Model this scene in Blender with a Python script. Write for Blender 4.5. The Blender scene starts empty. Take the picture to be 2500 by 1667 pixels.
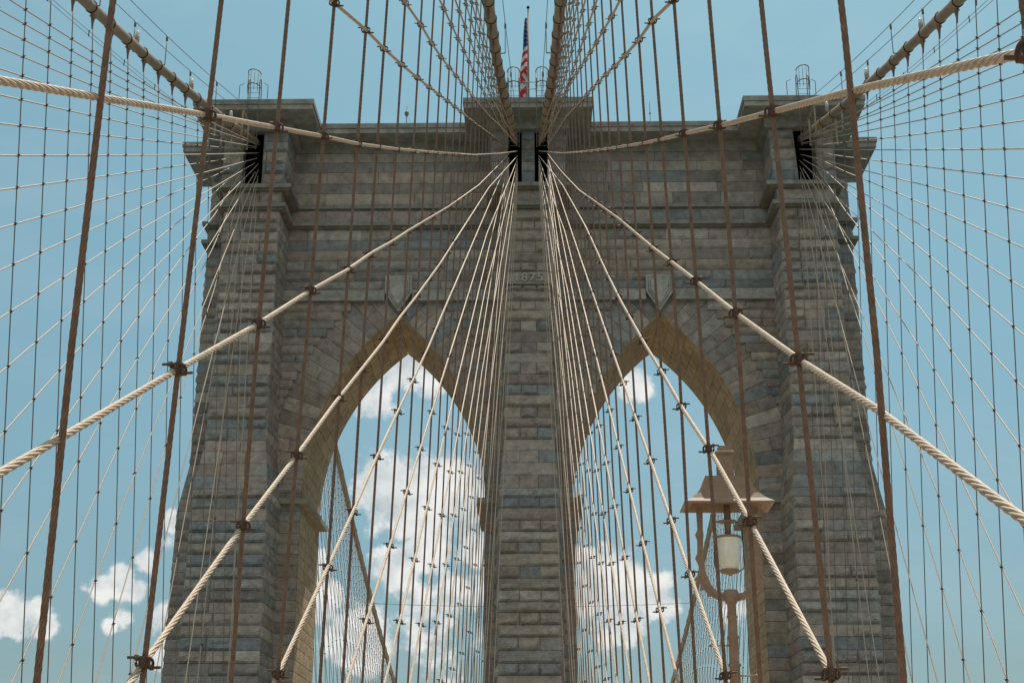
import bpy, bmesh, math, random
import numpy as np
from mathutils import Vector, Matrix
R = math.radians
rng = np.random.RandomState(7)
random.seed(7)
sc = bpy.context.scene
col = sc.collection

# ---------------------------------------------------------------- camera
CX, PITCH, YAW, ROLL = .3105, R(19.225), R(-.9556), R(.0403)
cd = bpy.data.cameras.new('camera'); cam = bpy.data.objects.new('camera', cd); col.objects.link(cam)
cd.sensor_width = 36; cd.lens = 50; cd.clip_start = .1; cd.clip_end = 3000
cam.location = (CX, 0, 0)
fw = Vector((math.sin(YAW)*math.cos(PITCH), math.cos(YAW)*math.cos(PITCH), math.sin(PITCH)))
rt0 = Vector((math.cos(YAW), -math.sin(YAW), 0)); up0 = rt0.cross(fw)
rt = rt0*math.cos(ROLL) + up0*math.sin(ROLL); up = up0*math.cos(ROLL) - rt0*math.sin(ROLL)
cam.matrix_world = Matrix(((rt.x, up.x, -fw.x, CX), (rt.y, up.y, -fw.y, 0), (rt.z, up.z, -fw.z, 0), (0, 0, 0, 1)))
sc.camera = cam
def pxdir(px, py):                      # direction in the world of a point measured in the 2500 px photograph
    return (fw*3472 + rt*(px-1250) + up*(833.5-py)).normalized()
def topx(p):                            # world point -> measured pixel, only used to leave out what the frame never shows
    v = Vector(p)-cam.location; d = v.dot(fw)
    return (1250+3472*v.dot(rt)/d, 833.5-3472*v.dot(up)/d, d) if d > .1 else (-9e9, 0, d)
def seen(p, m=60):
    x, y, d = topx(p); return d > .5 and -m < x < 2500+m and -m < y < 1667+m

# ---------------------------------------------------------------- light
SUN = Vector((.28, 1, 2.5)).normalized()
EL = math.asin(SUN.z); AZ = math.atan2(SUN.x, SUN.y)
sd = bpy.data.lights.new('sun', 'SUN'); sd.energy = 4.6; sd.angle = R(.53); sd.color = (1, .93, .82)
so = bpy.data.objects.new('sun', sd); col.objects.link(so)
so.rotation_euler = SUN.to_track_quat('Z', 'Y').to_euler()
w = bpy.data.worlds.new("World"); sc.world = w; w.use_nodes = True
nt = w.node_tree; nt.nodes.clear(); L = nt.links
def N(t, **k):
    n = nt.nodes.new(t)
    for a, b in k.items(): setattr(n, a, b)
    return n
def M(op, a, b=None, c=None):
    n = N('ShaderNodeMath', operation=op)
    for i, x in enumerate((a, b, c)):
        if x is None: continue
        if isinstance(x, (int, float)): n.inputs[i].default_value = x
        else: L.new(x, n.inputs[i])
    return n.outputs[0]
def mixc(fac, a, b, bt='MIX'):
    n = N('ShaderNodeMix', data_type='RGBA', blend_type=bt)
    for s, x in ((n.inputs[0], fac), (n.inputs[6], a), (n.inputs[7], b)):
        if isinstance(x, (int, float)): s.default_value = x
        elif isinstance(x, tuple): s.default_value = x
        else: L.new(x, s)
    return n.outputs[2]
sky = N('ShaderNodeTexSky', sky_type='NISHITA', sun_disc=False, sun_elevation=EL, sun_rotation=AZ, air_density=1.0, dust_density=1.2, ozone_density=1.0, altitude=10)
tc = N('ShaderNodeTexCoord')
D = tc.outputs['Generated']
n1 = N('ShaderNodeTexNoise', noise_dimensions='3D'); n1.inputs['Scale'].default_value = 34; n1.inputs['Detail'].default_value = 9; n1.inputs['Roughness'].default_value = .62
L.new(D, n1.inputs['Vector'])
n2 = N('ShaderNodeTexNoise', noise_dimensions='3D'); n2.inputs['Scale'].default_value = 95; n2.inputs['Detail'].default_value = 6
L.new(D, n2.inputs['Vector'])
CL = [  # clouds: px, py of the photograph, radius in px, density
 (985,1215,110,1),(1075,1165,85,1),(1140,1230,75,1),(915,1185,70,1),(1150,1330,70,.9),(1060,1310,80,1),(985,1270,60,1),
 (960,1385,62,1),(1020,1350,55,.9),(1120,1440,70,.6),(1010,1480,80,.35),(1090,1560,90,.3),
 (850,1545,85,.9),(790,1470,80,.8),(900,1590,70,.7),(780,1380,45,.8),
 (985,900,72,.7),(905,965,55,.75),(1045,930,40,.45),(960,1010,35,.4),
 (1440,1440,95,1),(1520,1420,95,1),(1590,1450,60,1),(1630,1480,45,.9),(1500,1500,85,.85),(1420,1370,45,.8),
 (1556,940,42,.75),(1800,1480,45,.5),
 (30,1495,62,1),(85,1495,42,.9),(110,1525,36,.95),(-30,1510,60,1),
 (245,1432,36,1),(295,1418,42,1),(335,1442,34,.9),(205,1434,22,.6),
 (362,1372,36,.85),(428,1275,32,.95),(415,1325,30,.4),
 (310,1512,26,.35),(390,1500,42,.6),(410,1600,42,.75),(272,1527,16,.5)]
mask = None
for (px, py, rr, dn) in CL:
    v = N('ShaderNodeVectorMath', operation='DISTANCE'); L.new(D, v.inputs[0]); v.inputs[1].default_value = pxdir(px, py)
    m = M('MULTIPLY_ADD', v.outputs['Value'], -3472/(rr*1.12), 1.0)
    m = M('MULTIPLY', m, dn) if dn < 1 else m
    mask = m if mask is None else M('MAXIMUM', mask, m)
nz = M('MULTIPLY_ADD', n1.outputs['Fac'], 1.9, -.98)
nz2 = M('MULTIPLY_ADD', n2.outputs['Fac'], .36, -.18)
mm = M('ADD', M('ADD', mask, nz), nz2)
mr = N('ShaderNodeMapRange', interpolation_type='SMOOTHSTEP'); mr.inputs[1].default_value = .0; mr.inputs[2].default_value = .36; L.new(mm, mr.inputs[0])
gate = N('ShaderNodeMapRange'); gate.inputs[1].default_value = -.45; gate.inputs[2].default_value = .05; L.new(mask, gate.inputs[0])
cm = M('MULTIPLY', mr.outputs[0], gate.outputs[0])
cm = M('MULTIPLY', cm, .92)
# clouds are whiter where they are thick and towards the sun, greyer below
offs = N('ShaderNodeVectorMath', operation='ADD'); L.new(D, offs.inputs[0]); offs.inputs[1].default_value = (SUN*.012)[:]
n3 = N('ShaderNodeTexNoise'); n3.inputs['Scale'].default_value = 34; n3.inputs['Detail'].default_value = 5; L.new(offs.outputs[0], n3.inputs['Vector'])
sh = M('ADD', M('MULTIPLY_ADD', M('SUBTRACT', n1.outputs['Fac'], n3.outputs['Fac']), 3.0, .58), M('MULTIPLY', M('SUBTRACT', n2.outputs['Fac'], .5), .35))
ccol = mixc(sh, (4.6, 5.1, 5.3, 1), (7.7, 7.6, 7.3, 1))
tint = mixc(1.0, sky.outputs['Color'], (1.04, 1.09, .95, 1), 'MULTIPLY')
hs = N('ShaderNodeHueSaturation'); hs.inputs['Hue'].default_value = .482; hs.inputs['Saturation'].default_value = .74; hs.inputs['Value'].default_value = 1.05
L.new(tint, hs.inputs['Color'])
sp_ = N('ShaderNodeSeparateXYZ'); L.new(D, sp_.inputs[0])
cr = N('ShaderNodeValToRGB'); L.new(sp_.outputs['Z'], cr.inputs[0]); e = cr.color_ramp.elements
e[0].position = .0; e[0].color = (.40, .49, .55, 1); e[1].position = 1.0; e[1].color = (.95, 1.12, 1.05, 1)
for p_, c_ in ((.10, (.43, .53, .585, 1)), (.33, (.54, .745, .80, 1)), (.55, (.64, .90, .93, 1))):
    q_ = e.new(p_); q_.color = c_
n5 = N('ShaderNodeTexNoise'); n5.inputs['Scale'].default_value = 5; n5.inputs['Detail'].default_value = 7; n5.inputs['Roughness'].default_value = .6
mp5 = N('ShaderNodeMapping'); mp5.inputs['Scale'].default_value = (1, 1, 2.6); L.new(D, mp5.inputs[0]); L.new(mp5.outputs[0], n5.inputs['Vector'])
h5 = N('ShaderNodeMapRange', interpolation_type='SMOOTHSTEP'); h5.inputs[1].default_value = .42; h5.inputs[2].default_value = .72; h5.inputs[4].default_value = .16; L.new(n5.outputs['Fac'], h5.inputs[0])
skc = mixc(h5.outputs[0], mixc(1.0, hs.outputs['Color'], cr.outputs['Color'], 'MULTIPLY'), (4.4, 5.2, 5.5, 1))
# broken cloud added behind the camera, out of view, to fill the tower front
bk = N('ShaderNodeMapRange', interpolation_type='SMOOTHSTEP'); bk.inputs[1].default_value = .05; bk.inputs[2].default_value = -.35; L.new(sp_.outputs['Y'], bk.inputs[0])
n4 = N('ShaderNodeTexNoise'); n4.inputs['Scale'].default_value = 3.2; n4.inputs['Detail'].default_value = 8; L.new(D, n4.inputs['Vector'])
b4 = N('ShaderNodeMapRange', interpolation_type='SMOOTHSTEP'); b4.inputs[1].default_value = .40; b4.inputs[2].default_value = .56; L.new(n4.outputs['Fac'], b4.inputs[0])
bz = N('ShaderNodeMapRange', interpolation_type='SMOOTHSTEP'); bz.inputs[1].default_value = .12; bz.inputs[2].default_value = .55; L.new(sp_.outputs['Z'], bz.inputs[0])
bkm = M('MULTIPLY', M('MULTIPLY', bk.outputs[0], b4.outputs[0]), bz.outputs[0])
fin = mixc(M('MAXIMUM', cm, bkm), skc, mixc(bkm, ccol, (9.5, 9.0, 8.2, 1)))
bg = N('ShaderNodeBackground'); bg.inputs['Strength'].default_value = .1; L.new(fin, bg.inputs['Color'])
wo = N('ShaderNodeOutputWorld'); L.new(bg.outputs[0], wo.inputs['Surface'])
sc.view_settings.view_transform = 'Standard'; sc.view_settings.look = 'None'
sc.view_settings.exposure = 0.25; sc.view_settings.gamma = 1

# ---------------------------------------------------------------- materials
def mat(name, base, rough=.7, metal=0, var=.25, scale=4, bump=0, bscale=30, attr=False, stain=None, spec=.3, streak=False):
    m = bpy.data.materials.new(name); m.use_nodes = True; t = m.node_tree; b = t.nodes['Principled BSDF']
    b.inputs['Roughness'].default_value = rough; b.inputs['Metallic'].default_value = metal
    b.inputs['Specular IOR Level'].default_value = spec
    co = t.nodes.new('ShaderNodeTexCoord'); src = co.outputs['Object']
    no = t.nodes.new('ShaderNodeTexNoise'); no.inputs['Scale'].default_value = scale; no.inputs['Detail'].default_value = 7; no.inputs['Roughness'].default_value = .65
    if streak:
        mp = t.nodes.new('ShaderNodeMapping'); mp.inputs['Scale'].default_value = (1, 1, .18); t.links.new(src, mp.inputs[0]); t.links.new(mp.outputs[0], no.inputs['Vector'])
    else: t.links.new(src, no.inputs['Vector'])
    rp = t.nodes.new('ShaderNodeMapRange'); rp.inputs[1].default_value = .3; rp.inputs[2].default_value = .7
    rp.inputs[3].default_value = 1-var; rp.inputs[4].default_value = 1+var; t.links.new(no.outputs['Fac'], rp.inputs[0])
    mx = t.nodes.new('ShaderNodeMix'); mx.data_type = 'RGBA'; mx.blend_type = 'MULTIPLY'; mx.inputs[0].default_value = 1
    if attr:
        at = t.nodes.new('ShaderNodeAttribute'); at.attribute_name = 'col'; t.links.new(at.outputs['Color'], mx.inputs[6])
    else: mx.inputs[6].default_value = (*base, 1)
    t.links.new(rp.outputs[0], mx.inputs[7]); out = mx.outputs[2]
    if stain:
        n2_ = t.nodes.new('ShaderNodeTexNoise'); n2_.inputs['Scale'].default_value = stain[1]; n2_.inputs['Detail'].default_value = 5; n2_.inputs['Roughness'].default_value = .7
        t.links.new(src, n2_.inputs['Vector'])
        r2 = t.nodes.new('ShaderNodeMapRange'); r2.inputs[1].default_value = stain[2]; r2.inputs[2].default_value = stain[2]+.12; r2.inputs[4].default_value = stain[3]
        t.links.new(n2_.outputs['Fac'], r2.inputs[0])
        m2 = t.nodes.new('ShaderNodeMix'); m2.data_type = 'RGBA'; t.links.new(r2.outputs[0], m2.inputs[0]); t.links.new(out, m2.inputs[6]); m2.inputs[7].default_value = (*stain[0], 1)
        out = m2.outputs[2]
    t.links.new(out, b.inputs['Base Color'])
    if bump:
        nb = t.nodes.new('ShaderNodeTexNoise'); nb.inputs['Scale'].default_value = bscale; nb.inputs['Detail'].default_value = 6; t.links.new(src, nb.inputs['Vector'])
        bp = t.nodes.new('ShaderNodeBump'); bp.inputs['Strength'].default_value = bump; bp.inputs['Distance'].default_value = .05
        t.links.new(nb.outputs['Fac'], bp.inputs['Height']); t.links.new(bp.outputs[0], b.inputs['Normal'])
    return m
MS = mat('granite_blocks', (1, 1, 1), .85, attr=True, var=.34, scale=2.2, bump=.8, bscale=9, stain=((.085, .066, .05), 1.1, .60, .55), streak=False)
MDR = mat('dressed_stone', (.30, .28, .25), .8, var=.22, scale=.9, bump=.2, bscale=7, stain=((.10, .09, .08), .7, .58, .6), streak=True)
MDK = mat('shade_black_iron', (.004, .004, .005), .9, spec=0)  # near-black: painted shade in shafts and band gaps, plus small iron parts
MSTAY = mat('tan_painted_wire_rope', (.47, .36, .265), .6, var=.26, scale=13, stain=((.27, .18, .12), 4.5, .60, .65))
MSUS = mat('shaded_tan_wire_rope', (.19, .116, .08), .6, var=.3, scale=14, stain=((.30, .13, .05), 1.6, .62, .7))  # same tan paint as the stays, darkened for the shaded side; rust stains
MSUSO = mat('outer_wire_rope', (.20, .15, .115), .55, var=.15, scale=6)
MCL = mat('clamp_iron', (.10, .064, .048), .6, var=.4, scale=25, stain=((.19, .09, .045), 20, .60, .6), spec=.15)
MCAB = mat('tan_painted_cable', (.34, .255, .185), .5, var=.14, scale=2.5, stain=((.36, .25, .13), 3, .62, .6))
MBAND = mat('tan_painted_band', (.44, .31, .195), .5, var=.25, scale=7, stain=((.45, .28, .10), 4, .56, .7))
MLAMP = mat('lamp_tan_paint', (.29, .197, .14), .6, var=.16, scale=9, stain=((.16, .09, .05), 7, .63, .7), bump=.1, bscale=40)
MGAL = mat('galvanised_rail', (.20, .17, .14), .65)
MDECK = mat('deck_planks', (.46, .33, .2), .8, scale=2)
MROAD = mat('worn_concrete_deck', (.36, .31, .25), .9)
MWATER = mat('river_water', (.05, .075, .07), .12, bump=.3, bscale=.3)
MWIRE = mat('thin_dark_wire', (.16, .17, .17), .5)
MNUM = mat('numeral_stone', (.48, .455, .39), .8, var=.1)
def flat(name, c, rough=.6, trans=0, alpha=None):
    m = bpy.data.materials.new(name); m.use_nodes = True; b = m.node_tree.nodes['Principled BSDF']
    b.inputs['Base Color'].default_value = (*c, 1); b.inputs['Roughness'].default_value = rough
    b.inputs['Transmission Weight'].default_value = trans
    return m
MGLOBE = mat('frosted_globe', (.82, .80, .70), .25, var=.14, scale=9, streak=True, stain=((.35, .24, .13), 7, .66, .5), spec=.6)
MBULB = flat('glass_bulb', (.85, .78, .6), .15)
MBULBB = flat('bulb_base', (.35, .42, .45), .4)

# ---------------------------------------------------------------- helpers
def tag(o, label=None, cat=None, group=None, kind=None):
    for k, v in (('label', label), ('category', cat), ('group', group), ('kind', kind)):
        if v: o[k] = v
    return o
def link(name, me, parent=None, m=None):
    o = bpy.data.objects.new(name, me); col.objects.link(o)
    if parent: o.parent = parent
    if m: me.materials.append(m)
    return o
def empty(name, loc=(0, 0, 0)):
    o = bpy.data.objects.new(name, None); col.objects.link(o); o.location = loc; o.empty_display_size = .2; return o
class Acc:
    def __init__(s): s.v = []; s.f = []; s.c = []; s.n = 0
    def add(s, v, f, c=None):
        v = np.asarray(v, float).reshape(-1, 3); f = np.asarray(f, int).reshape(-1, 4)
        s.v.append(v); s.f.append(f+s.n); s.n += len(v)
        s.c.append(np.tile(np.array(c if c is not None else (1, 1, 1), float), (len(f), 1)))
    def grid(s, P, c=None, closed=False):
        P = np.asarray(P, float); a, b = P.shape[:2]; i = np.arange(a*b).reshape(a, b)
        if closed: i = np.concatenate([i, i[:, :1]], 1)
        f = np.stack([i[:-1, :-1], i[:-1, 1:], i[1:, 1:], i[1:, :-1]], -1); s.add(P, f, c)
    def box(s, x0, x1, y0, y1, z0, z1, c=None):
        v = [(x, y, z) for x in (x0, x1) for y in (y0, y1) for z in (z0, z1)]
        s.add(v, [(0, 1, 3, 2), (4, 6, 7, 5), (0, 4, 5, 1), (2, 3, 7, 6), (0, 2, 6, 4), (1, 5, 7, 3)], c)
    def mesh(s, name, smooth=False, color=False):
        me = bpy.data.meshes.new(name); v = np.concatenate(s.v); f = np.concatenate(s.f)
        me.vertices.add(len(v)); me.vertices.foreach_set('co', v.ravel())
        me.loops.add(len(f)*4); me.loops.foreach_set('vertex_index', f.ravel().astype(np.int32))
        me.polygons.add(len(f)); me.polygons.foreach_set('loop_start', np.arange(0, len(f)*4, 4, dtype=np.int32))
        me.polygons.foreach_set('use_smooth', np.full(len(f), smooth))
        if color:
            a = me.color_attributes.new('col', 'FLOAT_COLOR', 'CORNER'); c = np.concatenate(s.c)
            a.data.foreach_set('color', np.repeat(np.concatenate([c, np.ones((len(c), 1))], 1), 4, 0).ravel())
        me.update(calc_edges=True); me.validate(); return me
    def obj(s, name, m, parent=None, smooth=False, color=False): return link(name, s.mesh(name, smooth, color), parent, m)

def frames(P):
    P = np.asarray(P, float); T = np.gradient(P, axis=0); T /= np.linalg.norm(T, axis=1)[:, None]
    ref = np.array([1., 0, 0]) if abs(T[:, 0]).max() < .9 else np.array([0, 0, 1.])
    A = np.cross(T, ref); A /= np.linalg.norm(A, axis=1)[:, None]; B = np.cross(T, A); return P, T, A, B
def tube(acc, P, r, n=8, cap=True, c=None):
    P, T, A, B = frames(P); r = np.broadcast_to(np.asarray(r, float), (len(P),))
    th = np.linspace(0, 2*np.pi, n, endpoint=False)
    V = P[:, None]+r[:, None, None]*(np.cos(th)[None, :, None]*A[:, None]+np.sin(th)[None, :, None]*B[:, None])
    if cap:
        V = np.concatenate([np.repeat(P[:1, None], n, 1), V, np.repeat(P[-1:, None], n, 1)])
    acc.grid(V, c, closed=True)
def resample(P, step):
    P = np.asarray(P, float); d = np.r_[0, np.cumsum(np.linalg.norm(np.diff(P, axis=0), axis=1))]
    s = np.linspace(0, d[-1], max(2, int(d[-1]/step)+1)); return np.stack([np.interp(s, d, P[:, i]) for i in range(3)], 1)
def rope(acc, P, rad, pitch, hand=1, nl=6):
    """six laid strands, real relief"""
    P = resample(P, pitch/20); P, T, A, B = frames(P); n = nl*6
    s = np.r_[0, np.cumsum(np.linalg.norm(np.diff(P, axis=0), axis=1))]
    tw = hand*2*np.pi*s[:, None]/pitch
    ph = np.linspace(0, 2*np.pi, n, endpoint=False)[None]+tw      # vertices ride along the strands, so the grooves stay crisp
    al = ((ph-tw+np.pi/nl) % (2*np.pi/nl))-np.pi/nl
    d = rad*.665; rs = rad*.338
    rr = d*np.cos(al)+np.sqrt(np.maximum(rs**2-(d*np.sin(al))**2, 1e-9))
    acc.grid(P[:, None]+rr[..., None]*(np.cos(ph)[..., None]*A[:, None]+np.sin(ph)[..., None]*B[:, None]), closed=True)
def lathe(acc, prof, n=16, cx=0, cy=0, sq=False):
    th = np.linspace(0, 2*np.pi, n, endpoint=False)+(np.pi/4 if sq else 0)
    prof = np.asarray(prof, float)
    V = np.stack([np.stack([cx+r*np.cos(th), cy+r*np.sin(th), z+0*th], 1) for r, z in prof]); acc.grid(V, closed=True)

# ---------------------------------------------------------------- the stone tower
tower = empty('stone_tower', (0, 80.9, -6))
tag(tower, 'tall granite bridge tower with two pointed arches and heavy cornice', 'bridge tower')
YM = 80.9
def part(acc, name, m=MS, smooth=False, color=True, mirror=False, parent=None):
    par = parent or tower
    o = acc.obj(name, m, par, smooth, color); o.location = (0, -80.9, 6) if par is tower else (0, 0, 0)
    if mirror:
        q = bpy.data.objects.new(name, o.data); col.objects.link(q); q.parent = par; q.location = (0, 2*YM-80.9, 6); q.scale = (1, -1, 1)
    return o
PAL = np.array([(.41, .325, .25), (.44, .365, .285), (.36, .295, .235), (.31, .305, .275), (.25, .27, .26), (.42, .345, .26), (.34, .26, .20), (.43, .325, .255), (.35, .315, .27), (.48, .41, .33), (.38, .30, .24), (.29, .25, .215)])*np.array([.93, .97, 1.04])
MORT = (.17, .12, .085)
def colr():
    c = PAL[rng.randint(len(PAL))]; m = PAL.mean(0); return (c*.80+m*.20)*rng.uniform(.84, 1.14)
def block(acc, P, u0, u1, z0, z1, amp, c, res=.13, g=.013, wscale=1.):
    w_ = (u1-u0)*wscale; nu = max(3, int(w_/res)+2); nv = max(3, int((z1-z0)/res)+2)
    us = np.linspace(u0+g/wscale, u1-g/wscale, nu); zs = np.linspace(z0+g, z1-g, nv)
    U, Z = np.meshgrid(us, zs, indexing='ij')
    e = 1e-3; p = P(U, Z); du = P(U+e, Z)-p; dz = P(U, Z+e)-p; n = np.cross(du, dz); n /= np.linalg.norm(n, axis=-1)[..., None]
    tu = np.linspace(0, 1, nu)[:, None]; tz = np.linspace(0, 1, nv)[None]
    pu = np.clip(np.minimum(tu, 1-tu)*w_/.14, 0, 1); pv = np.clip(tz/.13, 0, 1)*np.clip((1-tz)/.62+.08, 0, 1)
    edge = (tu > 0)*(tu < 1)*(tz > 0)*(tz < 1)
    cg = rng.rand(4, 3); cgx = np.linspace(0, 3, nu); cgz = np.linspace(0, 2, nv)
    ix = np.clip(cgx.astype(int), 0, 2); iz = np.clip(cgz.astype(int), 0, 1); fx = (cgx-ix)[:, None]; fz = (cgz-iz)[None]
    co = cg[ix][:, iz]*(1-fx)*(1-fz)+cg[ix+1][:, iz]*fx*(1-fz)+cg[ix][:, iz+1]*(1-fx)*fz+cg[ix+1][:, iz+1]*fx*fz
    d = (pu*pv*amp*(.25+1.0*co)+amp*.28*(rng.rand(nu, nv)-.4))*edge
    V = p+n*d[..., None]
    V = np.pad(V, ((1, 1), (1, 1), (0, 0)), 'edge'); nn = np.pad(n, ((1, 1), (1, 1), (0, 0)), 'edge')
    m = np.zeros(V.shape[:2], bool); m[0] = m[-1] = True; m[:, 0] = m[:, -1] = True
    V[m] -= nn[m]*.05
    acc.grid(V, c)
def backing(acc, P, u0, u1, z0, z1):
    U, Z = np.meshgrid(np.array([u0, u1]), np.array([z0, z1]), indexing='ij'); e = 1e-3
    p = P(U, Z); n = np.cross(P(U+e, Z)-p, P(U, Z+e)-p); n /= np.linalg.norm(n, axis=-1)[..., None]; acc.grid(p-n*.03, MORT)
# courses: storey heights shared by every face of the tower
zc_ = [-46.]
while zc_[-1] < 7: zc_.append(zc_[-1]+2.6)
zc_[-1] = 6.6
while zc_[-1] < 17.3: zc_.append(zc_[-1]+rng.uniform(.56, .68))
zc_[-1] = 17.6
zc_ += [18.35, 19.05, 19.75, 20.4]
while zc_[-1] < 29.2: zc_.append(zc_[-1]+rng.uniform(.55, .68))
zc_[-1] = 29.47; zc_ += [30.15]
while zc_[-1] < 33.8: zc_.append(zc_[-1]+rng.uniform(.58, .7))
zc_[-1] = 34.1; zc_ += [34.45, 35.3, 35.65]
zc_ += [36.45, 37.1, 37.85, 38.5, 39.12]
ZC = zc_
def cmap(A, B):
    """face between two corner curves A(z), B(z) -> (x, y); u is metres from A's corner at mid height"""
    def P(U, Z):
        a = A(Z); b = B(Z); w_ = np.hypot(b[..., 0]-a[..., 0], b[..., 1]-a[..., 1])
        wm = WREF[0]; t = (U/wm)[..., None]; p = a*(1-t)+b*t; return np.concatenate([p, Z[..., None]], -1)
    return P
WREF = [1.]
def corner(tab):
    t = np.array(tab, float)
    return lambda Z: np.stack([np.interp(Z, t[:, 0], t[:, 1]), np.interp(Z, t[:, 0], t[:, 2])], -1)
def face(acc, A, B, zlo, zhi, mode='rand', L0=1.3, amp=.17, res=.14, skip=None, flatz=((17.55, 20.45),)):
    for i, (z0, z1) in enumerate(zip(ZC[:-1], ZC[1:])):
        if z0 < zlo-.01 or z1 > zhi+.01: continue
        zm = np.array((z0+z1)/2); a = A(zm); b = B(zm); W_ = float(np.hypot(*(b-a)))
        if W_ < .05: continue
        WREF[0] = W_
        P = cmap(A, B)
        if mode == 'three':
            cuts = [0, W_/3+rng.uniform(-.06, .06), W_*2/3+rng.uniform(-.06, .06), W_] if i % 2 else [0, W_]
        elif mode == 'two':
            cuts = [0, W_*(.36 if i % 2 else .62)+rng.uniform(-.15, .15), W_]
            if rng.rand() < .3: cuts = [0, W_*.33, W_*.68, W_]
        elif mode == 'one': cuts = [0, W_]
        else:
            cuts = [0]; x = L0*(rng.uniform(.3, .8) if i % 2 else rng.uniform(.8, 1.2))
            while x < W_-.45: cuts.append(x); x += L0*rng.uniform(.7, 1.35)
            cuts.append(W_)
        isflat = any(f0 <= float(zm) <= f1 for f0, f1 in flatz)
        for b0, b1 in (skip(float(zm), 0, W_) if skip and 35.7 < zm < 39.2 else [(0, W_)]): backing(acc, P, b0, b1, z0, z1)
        low = z1 < 6
        rowc = colr() if rng.rand() < .62 else None
        for u0, u1 in zip(cuts[:-1], cuts[1:]):
            segs = [(u0, u1)]
            if skip:
                segs = skip(float(zm), u0, u1)
            for s0, s1 in segs:
                if s1-s0 < .08: continue
                rough = .012 if (isflat or low or rng.rand() < .22) else amp*rng.uniform(.45, 1.1)
                c = (rowc*rng.uniform(.93, 1.07)) if rowc is not None else colr()
                block(acc, P, s0, s1, z0, z1, rough, c, res if not low else 2.)
def mir(f): return lambda Z: f(Z)*np.array([-1., 1.])
# corner curves, right half (z, x, y)
cB0 = corner([(-46, 2.1, 73.3), (0, 1.68, 74.0), (17.6, 1.58, 74.15), (20.4, 1.36, 74.6), (34.1, 1.16, 74.68), (34.45, 1.18, 74.68), (34.46, 1.55, 74.68), (35.6, 1.55, 74.68), (35.66, 2.12, 74.68), (40, 2.12, 74.68)])
cB1 = corner([(-46, 2.3, 77.4), (17.6, 1.75, 77.45), (20.4, 1.45, 77.5), (34.45, 1.3, 77.5), (34.46, 1.62, 77.6), (35.6, 1.62, 77.5), (35.66, 2.2, 77.5), (40, 2.2, 77.5)])
cJ0 = corner([(-46, 2.5, 77.4), (40, 2.5, 77.4)])
cJ1 = corner([(-46, 2.5, 84.4), (40, 2.5, 84.4)])
cK0 = corner([(-46, 12.7, 77.4), (40, 12.7, 77.4)])
cK1 = corner([(-46, 12.7, 84.4), (40, 12.7, 84.4)])
cO1 = corner([(-46, 13.6, 77.4), (17.6, 13.85, 77.45), (20.4, 14.2, 77.5), (34.45, 14.3, 77.5), (35.66, 14.2, 77.5), (40, 14.05, 77.5)])
cO0 = corner([(-46, 13.3, 73.3), (0, 13.75, 74.0), (17.6, 13.98, 74.15), (20.4, 14.32, 74.6), (34.45, 14.35, 74.68), (35.66, 14.22, 74.68), (38.9, 14.05, 74.68), (40, 14.05, 74.68)])
cO2 = corner([(-46, 18.6, 73.3), (0, 18.15, 74.0), (17.6, 18.02, 74.15), (20.4, 17.6, 74.6), (34.45, 17.55, 74.68), (35.66, 17.8, 74.68), (40, 17.8, 74.68)])
cO3 = corner([(-46, 18.6, 79.3), (0, 18.15, 79.5), (17.6, 18.02, 79.55), (20.4, 17.6, 79.9), (34.45, 17.55, 79.95), (35.66, 17.8, 79.95), (40, 17.8, 79.95)])
cS0 = corner([(-46, 20.8, 79.3), (0, 20.3, 79.5), (17.6, 20.15, 79.55), (20.4, 19.7, 79.9), (34.45, 19.65, 79.95), (40, 19.65, 79.95)])
cS1 = corner([(-46, 20.8, 82.5), (0, 20.3, 82.3), (17.6, 20.15, 82.25), (20.4, 19.7, 81.9), (34.45, 19.65, 81.85), (40, 19.65, 81.85)])
def slotskip(centers, base):
    def f(zm, u0, u1):
        if not 35.7 < zm < 39.2: return [(u0, u1)]
        out = []; cur = u0
        for a, b in centers:
            a -= base; b -= base
            if b <= cur or a >= u1: continue
            if a > cur: out.append((cur, min(a, u1)))
            cur = max(cur, b)
        if cur < u1: out.append((cur, u1))
        return out
    return f
# centre buttress
ac = Acc()
lines_skip = slotskip([(-1.18, -.38), (.38, 1.18)], -2.12)
def noin(zm, u0, u1): return [] if 29.5 < zm < 30.1 else lines_skip(zm, u0, u1)
face(ac, mir(cB0), cB0, -46, 39.13, 'three', amp=.22, res=.115, skip=noin)
face(ac, cB0, cB1, -46, 39.13, 'rand', 1.4, res=.2)
face(ac, mir(cB1), mir(cB0), -46, 39.13, 'rand', 1.4, res=.2)
ac.box(-1.24, 1.24, 74.50, 74.75, 29.49, 30.13, (.37, .345, .29))
ac.box(-1.28, 1.28, 74.42, 74.70, 29.40, 29.49, (.34, .31, .26))
cb = part(ac, 'centre_buttress', mirror=True)
# year numerals on the panel
fc = bpy.data.curves.new('year', 'FONT'); fc.body = '1875'; fc.size = .70; fc.extrude = .08; fc.offset = .012; fc.space_character = 1.25; fc.align_x = 'CENTER'
fo = bpy.data.objects.new('tmp', fc); col.objects.link(fo)
bpy.context.view_layer.update()
dg = bpy.context.evaluated_depsgraph_get(); me = bpy.data.meshes.new_from_object(fo.evaluated_get(dg)); bpy.data.objects.remove(fo)
yo = link('year_numerals', me, tower, MNUM); yo.location = (0, 74.46-80.9, 29.56+6); yo.rotation_euler = (R(90), 0, 0)
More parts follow.
